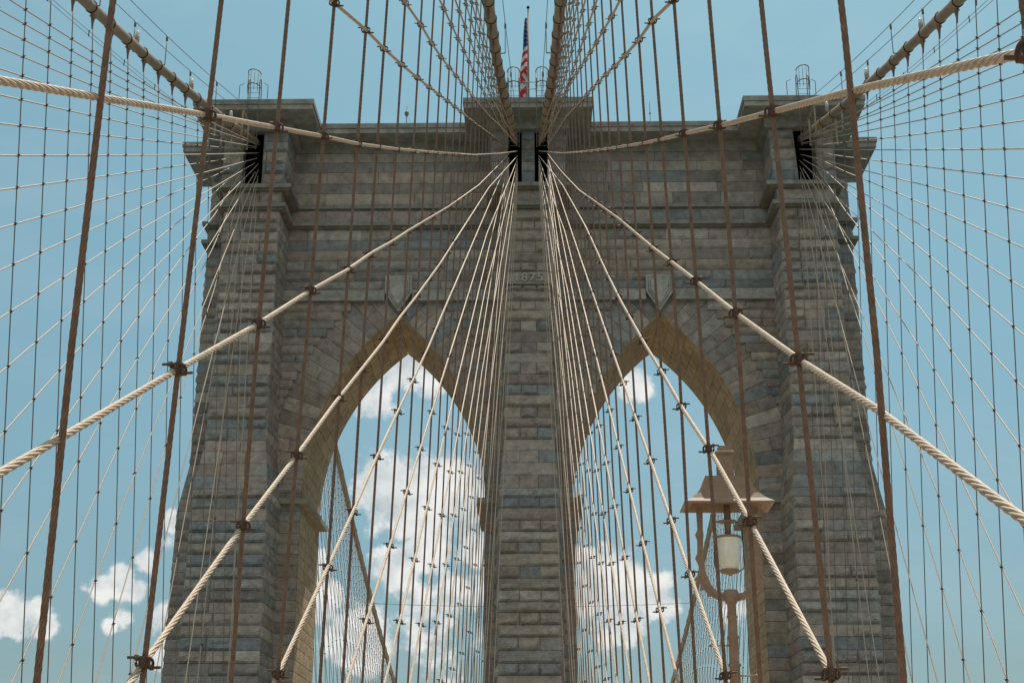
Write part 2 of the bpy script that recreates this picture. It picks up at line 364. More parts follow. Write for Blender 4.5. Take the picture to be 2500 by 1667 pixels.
# outer buttresses and side buttresses
for s in (-1, 1):
    ac = Acc(); f = (lambda q: q) if s > 0 else mir
    def F(A, B, **k):
        if s > 0: face(ac, A, B, **k)
        else: face(ac, mir(B), mir(A), **k)
    kw = dict(zlo=-46, zhi=39.13)
    if s > 0: sk = slotskip([(15.5, 16.65)], 14.08)
    else: sk = slotskip([(-16.65, -15.5)], -17.8)
    F(cO0, cO2, mode='two', amp=.22, res=.125, skip=sk, **kw)
    F(cO1, cO0, L0=1.3, amp=.09, res=.17, **kw)
    F(cO2, cO3, L0=1.4, res=.25, **kw)
    part(ac, 'corner_buttress', mirror=True)
    ac = Acc()
    F(cO3, cS0, mode='one', amp=.10, res=.16, **kw)
    F(cS0, cS1, mode='rand', L0=1.2, amp=.13, res=.14, **kw)
    c4 = lambda Z: cO3(Z)*np.array([1, -1])+np.array([0, 2*YM])
    F(cS1, c4, mode='one', amp=.08, res=.3, **kw)
    part(ac, 'side_buttress')
# arch
ACX, AW, ZS = 7.6, 5.1, 18.2; AR = 13.15; AO = AR-AW
def wid(z, r=AR): return np.sqrt(np.maximum(r*r-(z-ZS)**2, 0))-AO
thA = math.acos(AO/AR)
# front wall courses with stepped ends round the arch heads
ac = Acc(); YW = 77.36
def row(z0, z1, xa, xb, amp, L0, y=YW, yb=None):
    if xb-xa < .25: return
    P = lambda U, Z: np.stack([U, y+0*U, Z], -1)
    backing(ac, P, xa, xb, z0, z1)
    cuts = [xa]; x = xa+L0*rng.uniform(.4, 1.2)
    while x < xb-.5: cuts.append(x); x += L0*rng.uniform(.75, 1.3)
    cuts.append(xb)
    rc = colr() if rng.rand() < .62 else None
    for a, b in zip(cuts[:-1], cuts[1:]):
        block(ac, P, a, b, z0, z1, amp*rng.uniform(.15, 1.1), rc*rng.uniform(.92, 1.08) if rc is not None else colr(), .17)
sp = [17.6]
while sp[-1] < 29.0: sp.append(sp[-1]+rng.uniform(.47, .56))
sp[-1] = 29.47
WALLS = {(s, q): Acc() for s in (-1, 1) for q in (False, True, 'up', 'in', 'out')}
for s in (-1, 1):
    for z0, z1 in zip(sp[:-1], sp[1:]):
        we = float(wid(z0+.1, AR+2.1))
        L_, R_ = s*1.3, s*14.4
        for a, b in (((1.3, ACX-we), (ACX+we, 14.4)) if z0 > 18.15 else ((1.5, 2.5), (12.7, 14.4))):
            if b-a > .25:
                xa, xb = sorted((s*a, s*b)); ac = WALLS[(s, a > 5) if z0 > 18.15 else (s, 'out' if a > 5 else 'in')]; row(z0, z1, xa, xb, .10, 1.9)
    for z0, z1 in zip(ZC[:-1], ZC[1:]):
        if z1 < 17.7: 
            for a, b in ((1.6, 2.5), (12.7, 13.95)):
                xa, xb = sorted((s*a, s*b)); ac = WALLS[(s, 'out' if a > 5 else 'in')]; row(z0, z1, xa, xb, .03, 3)
        elif z0 > 30.1 and z1 < 34.2: ac = WALLS[(s, 'up')]; xa, xb = sorted((s*1.2, s*14.4)); row(z0, z1, xa, xb, .13, 2.6, YW+.1)
        elif abs(z0-34.45) < .1: ac = WALLS[(s, 'up')]; xa, xb = sorted((s*1.5, s*14.4)); row(z0, z1, xa, xb, .02, 2.5, YW+.12)
        elif z0 > 35.6: ac = WALLS[(s, 'up')]; xa, xb = sorted((s*2.1, s*14.3)); row(z0, z1, xa, xb, .03, 2.4, YW+.14)
for kk, a_ in WALLS.items(): part(a_, {'up': 'upper_wall', 'in': 'pier_wall', 'out': 'pier_wall'}.get(kk[1], 'arch_wall'), mirror=True)
for s in (-1, 1):
    # radial voussoirs
    ac = Acc(); arc = AR*(math.pi/2-0); nv = 17
    tmax = math.acos(AO/AR)   # polar angle of the apex measured from the spring line
    for side in (-1, 1):
        ths = np.linspace(0, tmax, nv+1)
        for i, (t0, t1) in enumerate(zip(ths[:-1], ths[1:])):
            if t1 > tmax*.999: t1 = tmax
            def P(U, Z, side=side):  # U along the arc (m), Z radial (m)
                t = U/AR; r = AR+Z; x = side*(r*np.cos(t)-AO)
                return np.stack([s*ACX+x, 77.45+0*U, ZS+r*np.sin(t)], -1)
            u0, u1 = t0*AR, t1*AR
            z1r = 2.45
            c = colr(); PP = P
            if side < 0: PP = P
            a2 = Acc()
            # split long stones now and then
            cut = [0, z1r] if i % 3 else [0, 1.1, z1r+.1]
            for q0, q1 in zip(cut[:-1], cut[1:]):
                # keep the outward normal towards the camera on either side
                if side > 0: PQ = lambda U, Z: P(-U, Z)
                if side > 0: block(ac, (lambda U, Z, P=P: P(-U, Z)), -u1, -u0, q0, q1, .028, colr(), .2, .012)
                else: block(ac, P, u0, u1, q0, q1, .028, colr(), .2, .012)
        # mortar behind the ring
        tt = np.linspace(0, tmax, 24); rr = np.array([AR, AR+2.5])
        V = np.stack([np.stack([s*ACX+side*(r*np.cos(tt)-AO), 77.49+0*tt, ZS+r*np.sin(tt)], -1) for r in rr]); ac.grid(V, MORT)
    part(ac, 'arch_ring', mirror=True)
    # soffit and jambs of the opening
    ac = Acc()
    for side in (-1, 1):
        rows_ = []
        seg = np.linspace(0, tmax, 19)
        def PS(U, Z, side=side):    # U depth, Z arc length (negative: jamb)
            t = np.clip(Z, 0, None)/AR; x = side*(AR*np.cos(t)-AO); z = ZS+AR*np.sin(t)+np.minimum(Z, 0)
            return np.stack([s*ACX+x, 77.42+U, z], -1)
        zz = [z-ZS for z in ZC if z < 17.8]+list(seg*AR)
        for i, (z0, z1) in enumerate(zip(zz[:-1], zz[1:])):
            if z1-z0 < .02: continue
            cuts = [0, 1.0 if i % 2 else 1.9, 3.6 if i % 2 else 4.4, 5.5 if i % 2 else 6.0, 6.96]
            for a, b in zip(cuts[:-1], cuts[1:]):
                c = np.array((.49, .36, .225))*rng.uniform(.84, 1.12)  # warm colour includes the light bounced up from the deck
                if side > 0: block(ac, (lambda U, Z, f=PS: f(6.96-U, Z)), 6.96-b, 6.96-a, z0, z1, .008, c, .8, .016)
                else: block(ac, PS, a, b, z0, z1, .008, c, .8, .016)
            if side > 0: backing(ac, (lambda U, Z, f=PS: f(6.96-U, Z)), 0, 6.96, z0, z1)
            else: backing(ac, PS, 0, 6.96, z0, z1)
    part(ac, 'arch_soffit')
    # keystone shield
    def prism(ac, pts, y0, y1, c):
        n = len(pts); v = [(x, y0, z) for x, z in pts]+[(x, y1, z) for x, z in pts]
        cxm = sum(p[0] for p in pts)/n; czm = sum(p[1] for p in pts)/n; v.append((cxm, y0, czm))
        f = [(i, (i+1) % n, n+(i+1) % n, n+i) for i in range(n)]
        ac.add(v, f, c)
        # front: fan as quads (pairs)
        ff = [(2*n, (i+1) % n, i, i) for i in range(n)]
        bm_faces.extend([[v[2*n], v[(i+1) % n], v[i]] for i in range(n)])
    ac = Acc(); bm_faces = []
    for k, (d, y0) in enumerate(((0, 77.10), (.15, 77.13), (.27, 77.10))):
        h = .78-d
        pts = [(-h, 31.0-d*1.2), (h, 31.0-d*1.2), (h, 29.95+d*.35), (0, 28.78+d*1.3), (-h, 29.95+d*.35)]
        pts = [(s*ACX+x, z) for x, z in pts]
        y0 = 77.14-.055*k
        n = 5; v = [(x, y0, z) for x, z in pts]+[(x, 77.5, z) for x, z in pts]; cen = (s*ACX, y0, 30.2)
        cc_ = (.43, .42, .365)
        ac.add(v, [(i, n+i, n+(i+1) % n, (i+1) % n) for i in range(n)], cc_)
        if k:
            gp = [(s*ACX+(x-s*ACX)*1.045, 30.0+(z-30.0)*1.03, y0+.012) for x, z in pts]
            for i in range(n):
                a_, b_ = np.array((gp[i][0], gp[i][2], gp[i][1])), np.array((gp[(i+1) % n][0], gp[(i+1) % n][2], gp[(i+1) % n][1]))
                ac.add([(s*ACX, y0+.012, 30.2), a_, (a_+b_)/2, b_], [(0, 1, 2, 3)], (.13, .12, .10))
        for i in range(n):
            a_, b_ = np.array(v[i]), np.array(v[(i+1) % n]); m_ = (a_+b_)/2
            ac.add([cen, a_, m_, m_], [(0, 1, 2, 3)], (.43, .42, .365)); ac.add([cen, m_, b_, b_], [(0, 1, 2, 3)], (.43, .42, .365))
    ko = part(ac, 'keystone', mirror=True)
# hood band
ac = Acc()
for s in (-1, 1):
    for a, b in ((1.3, ACX-.80), (ACX+.80, 14.35)):
        x = a; ac = Acc()
        while x < b-.3:
            e = min(b, x+rng.uniform(1.6, 2.6)); e = b if b-e < .6 else e
            xa, xb = sorted((s*x, s*e)); c = np.array((.38, .365, .315))*rng.uniform(.85, 1.1)
            ac.box(xa+.006, xb-.006, 77.20, 77.6, 29.68, 30.15, c); ac.box(xa, xb, 77.12, 77.6, 29.47, 29.675, c*.98); x = e
        part(ac, 'hood_band', mirror=True)
# horizontal mouldings following the plan
def plan(off, lvl):
    if lvl == 'top': B, O, S2, S3, W = 2.12, 14.05, 17.8, 19.65, 77.72
    else: B, O, S2, S3, W = (1.3 if lvl == 'low' else 1.4), 14.3, 17.6, 19.65, 77.45
    yb = 74.68; ys = 79.95; o = off
    h = [(0, yb-o), (B+o, yb-o), (B+o, W-o), (O-o, W-o), (O-o, yb-o), (S2+o, yb-o), (S2+o, ys-o), (S3+o, ys-o), (S3+o, YM)]
    return h
def ring(ac, o0, o1, z0, z1, lvl, L0=1.9, cbase=(.31, .29, .25), joints=True):
    ho, hi = plan(o1, lvl), plan(o0, lvl)
    for sx in (-1, 1):
        for sy in (-1, 1):
            for i in range(len(ho)-1):
                a, b, c_, d_ = [np.array(q, float) for q in (ho[i], ho[i+1], hi[i+1], hi[i])]
                Ln = np.linalg.norm(b-a); n = max(1, int(round(Ln/L0))) if joints else 1
                ts = np.linspace(0, 1, n+1)
                for t0, t1 in zip(ts[:-1], ts[1:]):
                    g = .004/max(Ln, .1)
                    q = [a+(b-a)*(t0+g), a+(b-a)*(t1-g), d_+(c_-d_)*(t1-g), d_+(c_-d_)*(t0+g)]
                    q = [(sx*x, 2*YM-y if sy < 0 else y) for x, y in q]
                    v = [(x, y, z) for z in (z0, z1) for x, y in q]
                    ac.add(v, [(0, 1, 2, 3), (4, 7, 6, 5), (0, 4, 5, 1), (1, 5, 6, 2), (2, 6, 7, 3), (3, 7, 4, 0)], np.array(cbase)*rng.uniform(.88, 1.08))
ac = Acc()
ring(ac, -.3, 1.64, 40.11, 40.42, 'top', cbase=(.30, .285, .25))
ring(ac, -.3, 1.58, 39.80, 40.105, 'top', cbase=(.34, .32, .28))
ring(ac, -.3, .28, 39.12, 39.795, 'top', cbase=(.34, .31, .26))
part(ac, 'cornice')
for (z0, z1, o, lv) in ((35.3, 35.65, .36, 'top'), (34.1, 34.45, .34, 'mid')):
    ac = Acc(); ring(ac, -.35, o, z0+.12, z1, lv, cbase=(.29, .275, .245)); ring(ac, -.35, o*.55, z0, z0+.118, lv, cbase=(.27, .235, .18)); part(ac, 'string_course')
# impost ledges
for x0, x1 in ((-2.95, 2.95), (12.25, 13.9), (-13.9, -12.25)):
    ac = Acc(); ac.box(x0, x1, 76.98, 84.82, 17.45, 17.74, (.33, .29, .23))
    if abs(x0+x1) < .1:
        ac = Acc(); ac.box(-2.95, -1.5, 76.98, 84.82, 17.45, 17.74, (.33, .29, .23)); ac.box(1.5, 2.95, 76.98, 84.82, 17.45, 17.74, (.33, .29, .23))
    part(ac, 'impost_ledge')
# solid core, hollow only at the cable shafts
ac = Acc()
YA, YB = 77.56, 2*YM-77.56
for s in (-1, 1):
    xs = np.linspace(-AW-.04, AW+.04, 41)
    for a, b in zip(xs[:-1], xs[1:]):
        m_ = max(abs(a), abs(b)); m_ = max(min(abs(a), abs(b)), 0)
        z0 = ZS+math.sqrt(max(AR**2-(min(m_, AW)+AO)**2, 0))+.10
        xa, xb = sorted((s*ACX+a, s*ACX+b)); ac.box(xa, xb, YA, YB, z0, 39.9)
    ac.box(*sorted((s*12.76, s*17.4)), YA+.3, YB-.3, -46, 39.9)
    ac.box(*sorted((s*17.3, s*19.5)), 80.12, 81.68, -46, 39.9)
    for (a, b) in ((14.5, 15.45), (16.7, 17.4)): ac.box(*sorted((s*a, s*b)), 74.85, 77.9, 35.7, 39.9); 
    ac.box(*sorted((s*14.5, s*17.4)), 74.85, 77.9, -46, 35.7)
    ac.box(*sorted((s*14.5, s*17.4)), 83.9, 86.9, -46, 39.9)
for (a, b) in ((-2.0, -1.24), (-.36, .36), (1.24, 2.0)): ac.box(a, b, 74.85, 77.7, 35.7, 39.9)
ac.box(-1.05, 1.05, 74.85, 77.7, -46, 35.7); ac.box(-1.05, 1.05, 84.1, 86.9, -46, 39.9)
ac.box(-2.44, 2.44, YA, YB, -46, 39.9)
ac.box(-19.4, 19.4, 76.5, 85.3, 39.9, 40.3)
ac.box(-2.0, 2.0, 73.6, 88.2, 39.9, 40.3)
for s in (-1, 1): ac.box(*sorted((s*13.2, s*18.4)), 73.6, 88.2, 39.9, 40.3); ac.box(*sorted((s*18, s*20.4)), 78.9, 82.9, 39.9, 40.3)
part(ac, 'core', MDR, color=False)
# black boxes standing in for the deep shade at the back of the shafts
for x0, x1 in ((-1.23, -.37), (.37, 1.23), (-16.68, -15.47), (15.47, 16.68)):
    ac = Acc(); ac.box(x0+.01, x1-.01, 75.5, 77.9, 35.72, 39.88); part(ac, 'shaft_shade', MDK, color=False)

# ---------------------------------------------------------------- cable geometry
def zcab(y): d_ = 74-y; return 38.35-.335*d_+.0006*d_**2
def zfar(y): d_ = y-88; return 38.2-.41*d_+.00135*d_**2
class Plane:
    def __init__(s, side, a, m, xe, dz=0): s.s, s.a, s.m, s.xe, s.dz = side, a, m, xe, dz
    def x(s, y, z):
        v = s.a+s.m*z
        if s.xe > 10 and y > 35: v += (s.xe-(s.a+s.m*38))*min(1.05, ((y-35)/39)**2)*max(0, z/38)
        return s.s*v
PI_L = Plane(-1, 2.2211, -.0296, .8); PI_R = Plane(1, 2.2211, -.0296, .8)
PO_L = Plane(-1, 14.25, .071, 16.05); PO_R = Plane(1, 14.55, .068, 16.05, .3)
def staygeo(j):
    y0 = 1.2+4.55*j; ze = {-1: 37.75, -2: 37.9, -3: 38.1, -4: 38.25}.get(j, 38.4 if j < -4 else 37.6-.10*max(0, j)); return y0, -3.5, 74.9, ze
MST = {}
def meas(s, j, pts): MST[(s, j)] = np.array(sorted(pts))
meas(-1, -2, [(5.7, 3.26), (7.04, 3.91), (9.23, 4.98), (11.51, 6.08), (13.87, 7.22), (16.56, 8.5), (20.38, 10.37), (27.62, 13.96), (41.56, 20.91), (57.61, 29.04)])
meas(1, -2, [(4.68, 2.76), (7.05, 3.93), (9.27, 5.0), (11.76, 6.2), (14.01, 7.3), (16.43, 8.47), (18.76, 9.61), (25.68, 13.04), (35.45, 17.91), (51.82, 26.12)])
meas(-1, -1, [(6.4, 1.6), (7.12, 1.96), (9.13, 2.98), (11.57, 4.2), (13.94, 5.43), (16.43, 6.68), (18.51, 7.78), (21.14, 9.11), (23.19, 10.18), (31.91, 14.64), (44.78, 21.37), (62.86, 31.17)])
meas(1, -1, [(5.41, 1.15), (7.37, 2.17), (9.24, 3.07), (11.75, 4.34), (14.07, 5.55), (16.3, 6.7), (18.52, 7.84), (24.5, 10.98), (38.96, 18.4), (52.75, 25.74)])
meas(-1, 0, [(9.15, 1.02), (11.57, 2.37), (14.08, 3.71), (16.27, 4.91), (18.15, 5.9), (20.56, 7.17), (22.63, 8.33), (25.16, 9.67), (30.43, 12.54), (35.39, 15.34)])
meas(1, 0, [(9.28, .98), (11.87, 2.47), (13.94, 3.62), (16.23, 4.78), (18.4, 5.95), (20.78, 7.2), (25.13, 9.57), (29.01, 11.77), (36.27, 16.02), (49.11, 23.14)])
meas(-1, 1, [(13.93, 1.47), (16.33, 2.83), (18.63, 4.16), (20.78, 5.45), (23.22, 6.85), (25.61, 8.19), (28.5, 9.84), (30.99, 11.34)])
meas(-1, -3, [(13.94, 8.95), (16.51, 10.17), (18.57, 11.09), (21.15, 12.29), (24.52, 13.89), (28.16, 15.64), (33.19, 18.05), (40.83, 21.69)])
meas(1, -3, [(14.31, 9.18), (16.55, 10.31), (18.73, 11.3), (21.94, 12.85), (26.37, 15.05), (32.02, 17.81), (45.97, 24.61)])
meas(-1, -4, [(20.58, 13.2), (23.11, 14.35), (25.54, 15.39), (28, 16.49), (31.19, 17.99), (34.3, 19.45), (38.08, 21.22), (44.11, 24.06), (56.48, 29.93)])
meas(1, -4, [(21.2, 13.61), (22.69, 14.29), (25.63, 15.7), (28.89, 17.27), (33.24, 19.41), (41.26, 23.37)])
def stayz(j, y, pl=None):
    if pl is not None and pl.a < 10 and (pl.s, j) in MST:
        t = MST[(pl.s, j)]; y0, z0, y1, z1 = staygeo(j)
        if y < t[0, 0]:
            sl = (t[2, 1]-t[0, 1])/(t[2, 0]-t[0, 0]); return t[0, 1]+sl*(y-t[0, 0])
        return float(np.interp(y, np.append(t[:, 0], y1), np.append(t[:, 1], z1)))
    y0, z0, y1, z1 = staygeo(j); t = (y-y0)/(y1-y0); return z0+(z1-z0)*t-4*t*(1-t)*min(.35, (y1-y0)*.003)
SIDE = {id(PI_L): 'near left', id(PI_R): 'near right', id(PO_L): 'far left', id(PO_R): 'far right'}
# clamp: two U-bolts back to back, local x across the plane, z along the suspender, stay in the yz plane
def clampmesh(ang, fine=True, sc_=1., flip=False):
    ac = Acc(); n = 8 if fine else 5; r = .0088
    def hoop(cen, axis, sgn, tilt, la=.105, lb=.105):
        # legs either side of `axis` (unit, yz), hoop closes on -sgn x, legs run to +sgn x
        per = np.array([0, -axis[2], axis[1]]); hw = .0245
        pts = [np.array([sgn*la, 0, 0])+per*hw+axis*tilt]
        for a in np.linspace(-math.pi/2, math.pi/2, 9)[::-1]:
            pts.append(np.array([-sgn*(.002+.0235*math.cos(a)), 0, 0])+per*hw*math.sin(a)+axis*tilt*math.sin(a))
        pts.append(np.array([sgn*lb, 0, 0])-per*hw-axis*tilt)
        P = np.array(pts)+cen; P = resample(P, .012 if fine else .03); tube(ac, P, r, n)
        for q, ll in ((1, la), (-1, lb)):
            if ll < .06: continue
            c0 = cen+per*hw*q+axis*tilt*q
            tube(ac, [c0+np.array([sgn*.056, 0, 0]), c0+np.array([sgn*.078, 0, 0])], .0175, 6)
    s_ax = np.array([0, 0, 1.]); t_ax = np.array([0, math.cos(ang), math.sin(ang)])
    sh_, lg = .045, .118
    # per = (0,-1,0) for the suspender hoop: tilt lifts one leg; for the stay hoop per points up along z
    hoop(np.array([-.024, 0, 0.]), s_ax, 1, .026, *((sh_, lg) if flip else (lg, sh_)))
    hoop(np.array([.024, 0, 0.]), t_ax, -1, .012, *((sh_+.01, lg) if not flip else (lg, sh_+.01)))
    # saddle casting
    ac.box(-.016, .016, -.036, .036, -.034, .034); ac.box(-.03, .03, -.022, .022, -.024, .024)
    tube(ac, [(.0, -.02, -.052), (0, -.01, -.02), (0, .012, .03), (.01, .02, .066)], [.006, .024, .022, .004], 6)
    if sc_ != 1: ac.v = [v*sc_ for v in ac.v]
    m = ac.mesh('clamp', smooth=False); m.materials.append(MCL); return m
CLM = {(b, f, q): clampmesh(R(b), f, 1.12 if f else 1.22, q) for b in (27, 33, 45, 62) for f in (True, False) for q in (True, False)}
CLMO = {b: clampmesh(R(b), False, 1.0) for b in (27, 33, 45, 62)}
ORD = ['first', 'second', 'third', 'fourth', 'fifth', 'sixth', 'seventh', 'eighth', 'ninth', 'tenth', 'eleventh', 'twelfth', 'thirteenth', 'fourteenth', 'fifteenth', 'sixteenth', 'seventeenth', 'eighteenth', 'nineteenth', 'twentieth']
def ordn(i): 
    if i < 20: return ORD[i]
    t = {2: 'twenty', 3: 'thirty', 4: 'forty'}[(i+1)//10]; u = (i+1) % 10
    return (t[:-1]+'ieth') if u == 0 else t+' '+ORD[u-1]
# measured lean of the nearest suspenders: depth at three rows of the photograph
LEAN = {}
def seg_susp(pl, y, z, k): 
    t = LEAN.get((pl.s, k))
    if t is None or pl.a > 10: return y
    return float(np.interp(z, t[0], t[1]))
def rayplane(px, py, pl):
    d = fw*3472+rt*(px-1250)+up*(833.5-py)
    t = (pl.a-pl.s*CX)/(pl.s*d.x-pl.m*d.z); return d.y*t, d.z*t
MEAS = {-1: [(275, 174.5, 91), (541, 441, 347), (705, 626, 565), (817, 747, 677), (898.6, 836, 781), (945.8, 886, 836.5), (989.7, 937, 884.4)],
        1: [(2498, None, None), (2054, 2139.4, 2205), (1857.5, 1947, 2031), (1731, 1803.6, 1856), (1645, 1712, 1772), (1589, 1656, 1698), (1553, 1611, 1664.6)]}
for s, pl in ((-1, PI_L), (1, PI_R)):
    for i, row_ in enumerate(MEAS[s]):
        k = i if s < 0 else i-1
        q = [rayplane(x, y_, pl) for x, y_ in zip(row_, (0, 850, 1667)) if x is not None]
        q.sort(key=lambda t: t[1])
        ys = [a for a, _ in q]; zs = [b for _, b in q]
        if len(ys) == 1: LEAN[(s, k)] = ([zs[0]-3, zs[0]+3], [ys[0], ys[0]]); continue
        # straight-ish: ends follow on
        sl0 = (ys[1]-ys[0])/(zs[1]-zs[0]); 
        LEAN[(s, k)] = ([-5]+zs+[30], [ys[0]-sl0*(zs[0]+5)*.3]+ys+[ys[-1]+0])
def suspender(pl, y, k, lab, group, top, bottom=-5., rad=.018, far=False, ropey=False, clamps=True, ordk=0):
    n = 26; zs = np.linspace(bottom, top, n)
    P = np.array([(pl.x(seg_susp(pl, y, z, k), z), seg_susp(pl, y, z, k), z) for z in zs])
    ac = Acc()
    if ropey: rope(ac, P, rad*1.06, .36, -pl.s)
    else: tube(ac, P if LEAN.get((pl.s, k)) and not far else P[[0, -1]] if far else P, rad, 8 if not far else 5)
    if not far or True:
        # pear-shaped socket under the cable band
        x, yy, z = P[-1]; t = np.array([(z+.16, .03), (z+.02, .085), (z-.06, .09), (z-.34, .045), (z-.55, .022), (z-.6, .0)])
        tube(ac, [(x, yy, a) for a, _ in t[::-1]], [b for _, b in t[::-1]], 8, cap=False)
    o = ac.obj('suspender_rope', MSUS if pl.a < 10 else MSUSO, None, True)
    tag(o, lab, 'suspender cable', group)
    return o
def add_clamps(o, pl, y, k, js, near, tmat=None):
    for j in js:
        y0, z0, y1, z1 = staygeo(j)
        yy = y
        if y <= y0+1.0: continue
        if pl.a < 10 and k == 0 and j in (-2, -1): continue      # the photograph shows these two crossings unclamped
        odd = j % 2 == 0
        if (odd and y > 54) or (not odd and y > 68): continue
        z = stayz(j, yy, pl)
        for _ in range(3): yy = seg_susp(pl, y, z, k); z = stayz(j, yy, pl)
        if z < 0 and not seen((pl.x(yy, z), yy, z)): continue
        p = (pl.x(yy, z), yy, z)
        if not seen(p, 30): continue
        a = math.degrees(math.atan2(z1-z0, y1-y0)); b = min((27, 33, 45, 62), key=lambda t: abs(t-a))
        me = CLM[(b, near, yy >= 16)] if pl.a < 10 else CLMO[b]
        c = bpy.data.objects.new('clamp', me); col.objects.link(c); c.parent = o
        fl = 1 if yy < 16 else -1
        c.location = p; c.scale = (pl.s*fl, 1, 1)
        if pl.a < 10: c.rotation_euler = (rng.uniform(-.08, .08), 0, rng.uniform(-.15, .15))
JS = range(-9, 16)
sides = ((PI_L, 7.2, -1, 29, 'inner'), (PI_R, 7.26, -1, 29, 'inner'), (PO_L, 39.49, -3, 15, 'outer'), (PO_R, 40.6, -3, 15, 'outer'))
for pl, d0, k0, k1, nm in sides:
    lr = 'left' if pl.s < 0 else 'right'; i = 0
    for k in range(k0, k1):
        y = d0+2.286*k
        if k == -1 and nm == 'inner' and pl.s < 0: continue
        if y > 73.2: break
        top = zcab(y)+pl.dz-.30
        vis = any(seen((pl.x(y, z), y, z), 10) for z in np.linspace(0, top, 60))
        if not vis: continue
        near = y < 22
        if nm == 'inner':
            tone = 'thick brown' if y < 14 else 'brown' if y < 34 else 'slim brown'
            lab = f'{ordn(i)} {tone} vertical rope inward from the {lr} edge, near {lr} plane'
        else: lab = f'{ordn(i)} thin dark vertical rope inward from the {lr} edge, outer {lr} cable'
        o = suspender(pl, y, k, lab, f'vertical hanger ropes of the {nm} {lr} cable', top, rad=.0185 if nm == 'inner' else .019, ropey=(nm == 'inner' and y < 20))
        add_clamps(o, pl, y, k, JS, near); i += 1
# stays
for pl, d0, k0, k1, nm in sides:
    lr = 'left' if pl.s < 0 else 'right'
    for idx, j in enumerate(JS):
        y0, z0, y1, z1 = staygeo(j); inner = j % 2 == 0
        ys = np.arange(y0, 74.4, .6); ys = np.append(ys, 74.9); P = []
        for y in ys:
            z = stayz(j, y, pl); x = abs(pl.x(y, z))
            lim = 52.
            xe = (.62 if nm == 'inner' else 15.75) if inner else (1.12 if nm == 'inner' else 16.5)
            st = lim if inner else 66.
            if y > st:
                xs_ = abs(pl.x(st, stayz(j, st, pl))); t = (y-st)/(74.9-st); x = xs_*(1-t)+xe*t
            of = (.024 if y < 16 else -.024) if nm == 'inner' else .02
            if 14.5 < y < 17.5 and nm == 'inner': of = .024*(16-y)/1.5
            sf = 1+of/abs(pl.s*x-CX); P.append((CX+(pl.s*x-CX)*sf, y*sf, z*sf)) if nm == 'inner' else P.append((pl.s*(x+of), y, z))
        P = np.array(P)
        if not any(seen(p, 20) for p in P): continue
        ac = Acc()
        if nm == 'inner':
            near = P[(P[:, 1] < 34.2) & (P[:, 1] > -1.5)]; farp = P[P[:, 1] > 33.5]
            if len(near) > 1: rope(ac, near, .0232, .58, -pl.s)
            if len(farp) > 1: tube(ac, farp, .0205, 8)
            beh = P[P[:, 1] < -.9]
            if len(beh) > 1: tube(ac, beh, .0245, 6)
        else: tube(ac, P[:: 2] if len(P) > 6 else P, .0235, 6)
        o = ac.obj('stay_cable', MSTAY, None, True)
        if nm == 'inner': lab = f'cream diagonal stay on the near {lr} side, {ordn(idx)} down from the cable'
        else: lab = f'thin diagonal stay fanning from the outer {lr} shaft, {ordn(idx)} down from the cable'
        tag(o, lab, 'stay cable', f'diagonal stays of the {nm} {lr} cable')

# main cables with bands
def bandmesh():
    ac = Acc()
    tube(ac, [(0, -.22, 0), (0, -.20, 0), (0, .22, 0), (0, .25, 0)], [.213, .235, .230, .213], 24)
    tube(ac, [(0, -.28, 0), (0, -.22, 0)], [.246, .246], 24)
    for sx in (-1, 1):
        for y in (-.14, .1):
            tube(ac, [(sx*.05, y, -.22), (sx*.05, y, -.34)], .03, 6); 
        ac.box(sx*.05-.015+(-.0), sx*.05+.015, -.19, .15, -.36, -.2)
        ac.box(sx*.05-.014, sx*.05+.014, -.16, .16, .2, .29)
    for y in (-.11, .11):
        tube(ac, [(-.12, y, -.30), (.12, y, -.30)], .022, 6); tube(ac, [(-.10, y, .27), (.10, y, .27)], .018, 6)
    m = ac.mesh('cable_band'); m.materials.append(MBAND); return m
BM = bandmesh()
_a = Acc(); tube(_a, [(0, -.31, 0), (0, -.28, 0)], [.238, .238], 24); GAPSHADE = _a.mesh('gap_shade_ring', True); GAPSHADE.materials.append(MDK)  # black ring painting the shadow between band flange and cable
def maincable(pl, zf, ys, lab, bands, xf=None):
    ctr = empty('main_cable', (0, 0, 0)); tag(ctr, lab, 'suspension cable', 'thick main suspension cables')
    X = xf or (lambda y: pl.x(y, zf(y)))
    P = np.array([(X(y), y, zf(y)) for y in ys]); ctr.location = P[0]
    ac = Acc(); tube(ac, P-P[0], .21, 28); o = ac.obj('wrapped_cable', MCAB, ctr, True)
    for y in bands:
        p = Vector((X(y), y, zf(y))); q = Vector((X(y+.3), y+.3, zf(y+.3)))
        if not seen(p, 80): continue
        d_ = (q-p).normalized(); c = bpy.data.objects.new('cable_band', BM); col.objects.link(c); c.parent = ctr
        c.location = p-Vector(P[0]); c.rotation_euler = (math.atan2(d_.z, math.hypot(d_.x, d_.y)), 0, -math.atan2(d_.x, d_.y))
        if y < 80: g = bpy.data.objects.new('gap_shade_ring', GAPSHADE); col.objects.link(g); g.parent = c
    return ctr
ysf = np.arange(-30, 76.2, 1.0)
